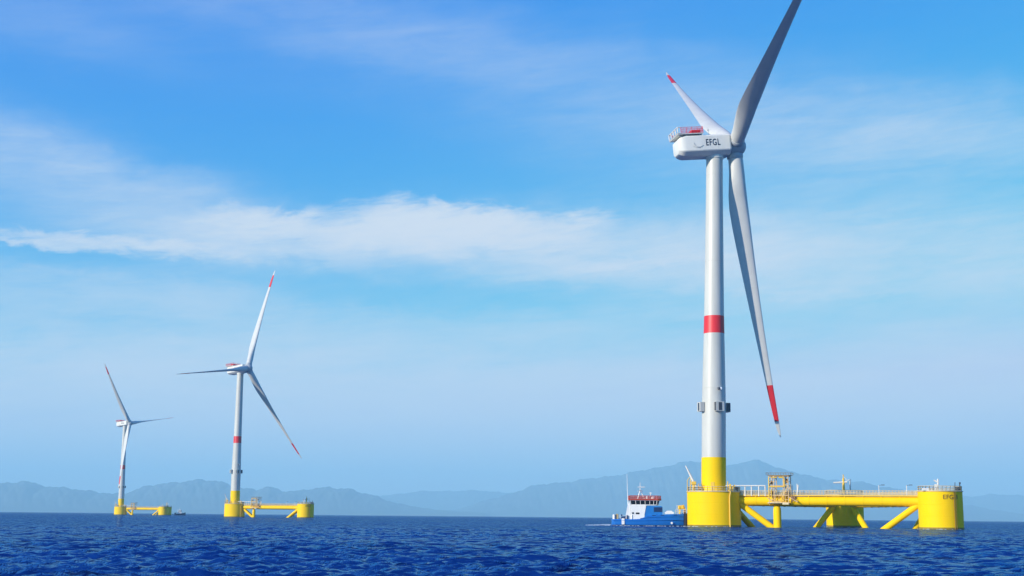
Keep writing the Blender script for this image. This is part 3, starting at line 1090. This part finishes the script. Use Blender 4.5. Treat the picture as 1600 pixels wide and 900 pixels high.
    mb.box(nac(-15.4, 0.5, 3.7), (1.2, 3.5, 0.8), axl, ev, 0.08)
    mb.build('hatch_cover', M['red'], hp)
    mb = MB()
    mb.path([nac(-7.9, -2.4, 2.9), nac(-7.9, -2.4, 4.6)], 0.10, 6)
    mb.box(nac(-7.9, -2.4, 4.5), (0.5, 0.5, 0.4), axl, ev)
    mb.build('weather_mast', M['rail'], na)
    mb = MB()
    mb.path([nac(-7.9, 2.4, 2.9), nac(-7.9, 2.4, 5.0)], 0.08, 6)
    mb.build('aviation_light', M['rail'], na)
    mb = MB()
    mb.rings([[nac(s, e_, u_) for s, e_ in ((-7.4, -2.2), (-3.0, -2.2), (-3.0, 2.2), (-7.4, 2.2))] for u_ in (2.95, 3.15)])
    mb.build('roof_hatch', M['nacelle'], na)
    # ---- hub
    n = 40
    mb = MB()
    prof = [(-2.0, 2.2), (-1.7, 2.7), (-0.6, 2.95), (0.8, 2.9), (1.9, 2.55), (2.7, 1.9), (3.2, 1.1), (3.4, 0.35)]
    mb.rings([[nac(s, r_ * math.cos(2 * math.pi * k / n), r_ * math.sin(2 * math.pi * k / n)) for k in range(n)] for s, r_ in prof])
    hb = mb.build('hub', M['hub'], root, 40)
    # ---- blades
    for k in range(3):
        a = phase + k * 2 * math.pi / 3
        rad = un * math.cos(a) + ev * math.sin(a)
        tan = -un * math.sin(a) + ev * math.cos(a)
        mb = MB()
        mb.rings(blade_rings(hub, rad, tan, axl, 1.6, 67.5, PITCH_B))
        bl = mb.build('blade', M['blade'], root, 50)
        mb = MB()
        mb.rings(blade_rings(hub, rad, tan, axl, 67.5, 77.6, PITCH_B))
        mb.build('red_band', M['red'], bl, 50)
        mb = MB()
        mb.rings(blade_rings(hub, rad, tan, axl, 77.6, 82.0, PITCH_B))
        mb.build('blade_tip', M['blade'], bl, 50)
        mb = MB()
        c0 = hub + rad * 2.2
        c1 = hub + rad * 3.5
        mb.path([c0, c0.lerp(c1, 0.2), c1.lerp(c0, 0.2), c1], [2.15, 2.28, 2.28, 2.12], 40)
        mb.build('blade_collar', M['hub'], bl, 50)
    return root


PITCH_B = 99.0
make_turbine('nearest and largest floating turbine, EFGL on its nacelle, rising beside the blue ship',
             54.5, 346.8, R(20.5), R(80.5), R(56.2), R(1.2), 57.5, 'EFGL', 'EFG-3', 5.7)
make_turbine('middle-distance turbine with one blade level to the left across its nacelle, on yellow float',
             -194.7, 918.9, R(22), R(117.8), R(20.6), R(-0.26), 57.5, 'EFGL', 'EFG-2')
make_turbine('farthest and smallest turbine, one blade pointing right, on yellow float near a tiny tug',
             -449.6, 1501.3, R(19), R(110.7), R(-38.5), R(-0.66), 57.5, 'EFGL', 'EFG-1')


# ------------------------------------------------------------------ blue ship
def hull_mesh(name, L, sections, mat, root, n_round=0):
    """sections: (x, half beam at deck, half beam at water, deck z, keel z)"""
    mb = MB()
    rings = []
    for x, bd, bw, dz, kz in sections:
        zs = [(bd * 0.97, dz), (bd, dz - 0.08), ((bd + bw) / 2 * 1.01, (dz) * 0.5), (bw, 0.1), (bw * 0.8, kz * 0.6), (bw * 0.3, kz)]
        rings.append([(x, -y, z) for y, z in zs] + [(x, y, z) for y, z in reversed(zs)])
    mb.rings(rings)
    return mb.build(name, mat, root, 30)


def blue_ship():
    # local x: stern (-) to bow (+); the near side is -y
    s = thing('service_ship', 'blue and white service ship with its bow against the nearest yellow column', 'ship', (37.7, 351.8, 0.0), R(-2))
    s.scale = (1.03, 1.03, 1.03)
    h = hull_mesh('hull', 20, [(-9.8, 2.6, 2.2, 1.75, -0.8), (-9.0, 3.0, 2.8, 1.7, -1.2), (-3.0, 3.2, 3.1, 1.75, -1.3), (-2.2, 3.2, 3.1, 1.95, -1.3), (-0.6, 3.2, 3.1, 2.75, -1.3),
                            (4.0, 3.2, 2.9, 3.0, -1.3), (7.4, 3.15, 2.6, 3.15, -1.2), (8.75, 3.0, 2.3, 3.25, -0.9)], M['hull'], s)
    mb = MB()
    for y in (-1, 1):
        mb.path([(-9.6, y * 3.04, 1.35), (-2.6, y * 3.26, 1.4), (8.6, y * 3.15, 1.75)], 0.09, 6)
        mb.path([(-2.6, y * 3.24, 1.95), (0.2, y * 3.26, 2.3), (8.6, y * 3.12, 2.6)], 0.07, 6)
    mb.build('rubbing_strake', M['hull'], h)
    mb = MB()
    for y in (-1, 1):
        mb.rings([[(x, y * (b_ + 0.03), z) for x, b_ in ((-9.8, 2.25), (-9.0, 2.86), (-3, 3.14), (4, 2.98), (7.4, 2.72), (8.75, 2.4))] for z in (-0.4, 0.28)], False, False, False)
    mb.build('boot_topping', M['navyhull'], h)
    mb = MB()
    for k in range(9):
        y = -2.8 + 0.7 * k
        mb.path([(9.3, y, -0.3), (9.4, y, 3.35)], 0.58, 10)
    mb.build('bow_fender', M['black'], h)
    mb = MB()
    mb.box((-7.0, -3.12, 1.15), (0.75, 0.14, 1.6), bev=0.03)
    mb.build('draught_plate', M['boatwhite'], h)
    mb = MB()
    mb.rings([[(5.6 + 0.28 * math.cos(a), -3.2 - q, 0.85 + 0.28 * math.sin(a)) for a in [2 * math.pi * k / 16 for k in range(16)]] for q in (0, 0.09)])
    mb.build('hull_disc', M['boatwhite'], h)
    mb = MB()
    for x in (1.0, 3.2, 6.6):
        mb.box((x, -3.20, 2.72 + 0.03 * x), (0.9, 0.08, 0.16))
    mb.build('freeing_port', M['navyhull'], h)
    # white accommodation block and sloping wing
    mb = MB()
    mb.rings([[(-4.95, y, 1.7), (-1.4, y, 1.9), (-1.4, y, 3.0), (-1.15, y, 4.2), (-0.95, y, 5.35), (-4.95, y, 5.35)] for y in (-2.7, 2.7)])
    w = mb.build('accommodation', M['boatwhite'], s)
    mb = MB()
    mb.box((-3.2, -2.74, 3.25), (0.95, 0.08, 0.42), bev=0.02)
    mb.box((-4.4, -2.74, 3.3), (0.5, 0.08, 0.4), bev=0.02)
    mb.build('window', M['glass'], w)
    mb = MB()
    mb.rings([[(-5.0, y, 1.7), (-5.55, y, 1.75), (-6.3, y, 1.85), (-6.15, y, 3.2), (-5.75, y, 5.2), (-5.3, y, 6.3), (-5.0, y, 5.35)] for y in (-2.5, -1.6)])
    mb.build('funnel', M['boatwhite'], s)
    # blue deckhouse
    mb = MB()
    mb.rings([[(-1.38, y, 1.9), (3.3, y, 2.9), (3.3, y, 4.95), (3.0, y, 5.15), (-0.7, y, 5.2), (-1.2, y, 4.3)] for y in (-2.62, 2.62)])
    d = mb.build('deckhouse', M['house_blue'], s)
    mb = MB()
    mb.box((2.15, -2.66, 4.25), (2.2, 0.08, 1.2), bev=0.02)
    mb.build('window', M['navyhull'], d)
    mb = MB()
    mb.box((0.9, -2.72, 2.95), (1.6, 0.2, 0.35), bev=0.05)
    mb.box((-0.9, -2.72, 2.3), (0.5, 0.2, 0.5), bev=0.05)
    mb.build('vent', M['house_blue'], d)
    # wheelhouse
    mb = MB()
    lo = [(-4.9, -2.5), (1.6, -2.5), (2.3, -1.4), (2.3, 1.4), (1.6, 2.5), (-4.9, 2.5)]
    hi = [(-5.15, -2.75), (1.95, -2.75), (2.75, -1.6), (2.75, 1.6), (1.95, 2.75), (-5.15, 2.75)]
    mb.rings([[(x, y, 5.36) for x, y in lo], [(x + (X - x) * 0.2, y + (Y - y) * 0.2, 5.55) for (x, y), (X, Y) in zip(lo, hi)]])
    mb.rings([[(x + (X - x) * 0.85, y + (Y - y) * 0.85, 6.5) for (x, y), (X, Y) in zip(lo, hi)], [(x, y, 6.62) for x, y in hi]])
    wh = mb.build('wheelhouse', M['boatwhite'], s)
    mb = MB()
    mb.rings([[(x * 0.985 + (X - x) * 0.2, y * 0.985 + (Y - y) * 0.2, 5.56) for (x, y), (X, Y) in zip(lo, hi)],
              [(x * 0.985 + (X - x) * 0.85, y * 0.985 + (Y - y) * 0.85, 6.49) for (x, y), (X, Y) in zip(lo, hi)]])
    mb.build('window', M['glass'], wh)
    mb = MB()
    for x in (-4.9, -3.6, -2.4, -1.2, 0.0, 1.0, 1.8):
        mb.path([(x, -2.56, 5.5), (x * 1.03, -2.76, 6.55)], 0.07, 5)
    for x in (-4.9, -3.6, -2.4, -1.2, 0.0, 1.0, 1.8):
        mb.path([(x, 2.56, 5.5), (x * 1.03, 2.76, 6.55)], 0.07, 5)
    mb.build('window_pillar', M['boatwhite'], wh)
    mb = MB()
    roof = [(-5.5, -2.95), (2.1, -2.95), (3.1, -1.7), (3.1, 1.7), (2.1, 2.95), (-5.5, 2.95)]
    mb.rings([[(x, y, z) for x, y in roof] for z in (6.63, 7.05)])
    rf = mb.build('roof', M['orange'], wh)
    mb = MB()
    railing(mb, [(x * 0.95, y * 0.95, 6.95) for x, y in roof + roof[:1]], 0.85, 0.055, (0.3, 0.55, 0.85), 0.6)
    mb.build('railing', M['orange'], wh)
    # masts and aerials
    mb = MB()
    mb.path([(-5.6, -1.9, 5.4), (-5.75, -1.9, 9.0), (-5.85, -1.9, 13.4)], [0.13, 0.08, 0.035], 8)
    mb.build('whip_mast', M['boatwhite'], s)
    mb = MB()
    mb.path([(-3.0, 0, 6.95), (-2.3, 0, 9.3), (-2.3, 0, 11.3)], [0.16, 0.11, 0.05], 8)
    mb.path([(-1.2, 0, 6.95), (-2.2, 0, 9.2)], 0.11, 8)
    mb.path([(-3.0, -0.9, 9.0), (-2.3, 0, 9.3), (-1.6, 0.9, 9.0)], 0.08, 6)
    mb.box((-2.0, 0, 10.1), (1.9, 0.25, 0.18), (1, 0.2, 0))
    mb.build('radar_mast', M['boatwhite'], s)
    for r_, p_ in ((0.36, (-0.6, -1.0)), (0.45, (1.1, 0.6))):
        mb = MB()
        mb.lathe([(r_ * 0.3, 0), (r_, 0.1), (r_, 0.5), (r_ * 0.3, 0.78)], 14, p_, 6.95)
        mb.build('satellite_dome', M['boatwhite'], s)
    mb = MB()
    mb.path([(0.35, -1.5, 6.95), (0.3, -1.5, 8.7)], [0.10, 0.06], 8)
    mb.box((0.3, -1.5, 8.5), (0.5, 0.3, 0.25))
    mb.build('searchlight', M['boatwhite'], s)
    # foredeck: rafts, crane, rails
    mb = MB()
    mb.rings([[(4.0, y, 3.15), (6.1, y, 3.2), (6.3, y, 3.5), (5.9, y, 3.75), (5.6, y, 4.0), (4.5, y, 4.0), (4.2, y, 3.75), (3.85, y, 3.5)] for y in (-2.9, -1.7)])
    mb.build('life_raft', M['boatwhite'], s)
    mb = MB()
    mb.path([(7.9, -1.6, 3.1), (7.9, -1.6, 4.6)], 0.3, 10)
    mb.box((8.2, -1.6, 4.9), (1.5, 0.8, 1.0), bev=0.12)
    mb.path([(7.6, -1.6, 5.1), (8.9, -1.6, 5.4), (9.3, -1.6, 4.1)], 0.2, 8)
    mb.build('deck_crane', M['yellow2'], s)
    mb = MB()
    railing(mb, [(6.6, -2.9, 3.15), (9.4, -2.8, 3.3)], 1.1, 0.05, (0.6, 1.1), 0.8)
    mb.path([(7.1, -2.6, 3.1), (7.1, -2.6, 5.5)], 0.08, 6)
    railing(mb, [(-9.5, 2.6, 1.7), (-6.4, 2.9, 1.7)], 1.0, 0.05, (0.5, 1.0), 1.0)
    mb.build('railing', M['rail'], s)
    mb = MB()
    mb.box((9.1, -2.0, 3.75), (0.7, 0.9, 0.9), bev=0.08)
    mb.box((9.3, -0.6, 3.6), (0.6, 0.8, 0.8), bev=0.08)
    mb.build('bollard', M['rust'], s)
    # gear on the stern deck
    mb = MB()
    mb.path([(-9.3, -2.2, 1.6), (-9.3, -2.2, 2.9)], 0.32, 12)
    mb.path([(-4.7, -2.75, 1.75), (-4.7, -2.75, 2.9)], 0.16, 12)
    mb.build('fender', M['boatwhite'], s)
    mb = MB()
    mb.box((-8.5, -2.0, 2.35), (0.7, 0.8, 1.4), bev=0.08)
    mb.build('deck_locker', M['tan'], s)
    mb = MB()
    mb.path([(-8.85, -2.4, 1.6), (-8.85, -2.4, 2.9)], 0.13, 8)
    mb.path([(-7.4, -1.8, 1.9), (-6.2, -1.8, 2.1)], 0.42, 12)
    mb.box((-5.9, -2.6, 2.2), (0.35, 0.5, 1.1), bev=0.05)
    mb.box((-7.3, -2.1, 2.7), (0.3, 0.4, 0.5), bev=0.05)
    mb.build('winch', M['navyhull'], s)


blue_ship()


def far_tug():
    s = thing('tugboat', 'tiny dark-hulled tug with a white wheelhouse, beside the farthest turbine', 'tugboat', (math.tan(R(azel(281, 797)[0])) * 1530.0, 1530.0, 0.0), R(8))
    hull_mesh('hull', 14, [(-6.4, 2.0, 1.8, 1.7, -0.8), (-5.4, 2.4, 2.2, 1.6, -1.0), (0, 2.5, 2.4, 1.7, -1.2), (3.4, 2.3, 1.9, 2.3, -1.2), (5.6, 1.3, 0.8, 3.0, -1.0), (6.8, 0.2, 0.1, 3.4, -0.6)], M['navyhull'], s)
    mb = MB()
    mb.rings([[(x, y, z) for x, y in ((-2.6, -1.8), (2.2, -1.8), (2.9, -0.8), (2.9, 0.8), (2.2, 1.8), (-2.6, 1.8))] for z in (1.5, 3.9)])
    mb.rings([[(x, y, z) for x, y in ((-1.4, -1.4), (1.5, -1.4), (2.1, -0.7), (2.1, 0.7), (1.5, 1.4), (-1.4, 1.4))] for z in (3.9, 4.3)])
    mb.rings([[(x, y, z) for x, y in ((-1.5, -1.5), (1.6, -1.5), (2.2, -0.8), (2.2, 0.8), (1.6, 1.5), (-1.5, 1.5))] for z in (5.4, 6.2)])
    w = mb.build('wheelhouse', M['boatwhite'], s)
    mb = MB()
    mb.rings([[(x, y, z) for x, y in ((-1.35, -1.35), (1.45, -1.35), (2.05, -0.65), (2.05, 0.65), (1.45, 1.35), (-1.35, 1.35))] for z in (4.28, 5.42)])
    mb.box((-1.2, -1.84, 2.9), (0.8, 0.06, 0.6))
    mb.box((0.6, -1.84, 2.9), (0.8, 0.06, 0.6))
    mb.build('window', M['glass'], w)
    mb = MB()
    mb.path([(0, 0, 6.2), (-0.2, 0, 9.6)], [0.16, 0.07], 8)
    mb.path([(-0.1, -0.8, 8.0), (-0.1, 0.8, 8.0)], 0.08, 6)
    mb.path([(-2.2, 0, 3.9), (-2.9, 0, 7.0)], 0.1, 6)
    mb.build('mast', M['boatwhite'], s)
    mb = MB()
    mb.path([(-4.2, 0, 1.6), (-4.2, 0, 3.4)], 0.3, 10)
    mb.box((-5.0, 0, 2.3), (1.6, 2.2, 1.0), bev=0.1)
    mb.build('towing_winch', M['dark'], s)


far_tug()


# ------------------------------------------------------------------ foam on the water
def foam():
    rng = random.Random(5)
    mb = MB()

    def patch(x, y, lx, ly, rot=0.0, n=18, z=0.16):
        pts = []
        for k in range(n):
            a = 2 * math.pi * k / n
            q = 0.6 + 0.5 * rng.random()
            u, v = lx * math.cos(a) * q, ly * math.sin(a) * q
            pts.append((x + u * math.cos(rot) - v * math.sin(rot), y + u * math.sin(rot) + v * math.cos(rot)))
        cx, cy = x, y
        o = len(mb.v)
        mb.v.append((cx, cy, z + 0.22 * min(1, ly)))
        mb.v += [(a, b_, z - 0.12) for a, b_ in pts]
        for k in range(n):
            mb.f.append((o, o + 1 + k, o + 1 + (k + 1) % n))
    # wake streaming from the ship's stern
    for k in range(150):
        q = rng.random() ** 1.3
        x = 26.6 - 6.0 * q
        patch(x + 0.4, 352.0 + rng.gauss(0, 1.6) + 0.8 * q, 0.3 + 0.5 * rng.random() * (1 - 0.4 * q), 0.2 + 0.3 * rng.random() * (1 - q), rng.random() * 0.4, 12, 0.16 + 0.22 * rng.random() * (1 - q))
    for k in range(60):
        patch(28 + rng.random() * 19, 348.2 + rng.gauss(0, 0.25), 0.15 + 0.25 * rng.random(), 0.10, 0, 10, 0.12)
    # broken water round columns and braces
    for X, Y, th in ((54.5, 346.8, R(20.5)),):
        B = (X + 57.5 * math.cos(th), Y - 57.5 * math.sin(th))
        C = (X + 57.5 * math.cos(R(60) - th), Y + 57.5 * math.sin(R(60) - th))
        for (cx, cy), rad in (((X, Y), 7.15), (B, 5.45), (C, 5.45)):
            for k in range(46):
                a = rng.random() * 2 * math.pi
                rr = rad + 0.05 + abs(rng.gauss(0, 0.25))
                patch(cx + rr * math.cos(a), cy + rr * math.sin(a), 0.25 + 0.3 * rng.random(), 0.12, a + math.pi / 2, 10, 0.10)
    m, t, b = new_mat('sea_foam')
    b.inputs['Base Color'].default_value = (0.42, 0.50, 0.58, 1)
    b.inputs['Roughness'].default_value = 0.7
    o = mb.build('foam', m)
    o['kind'] = 'stuff'


foam()
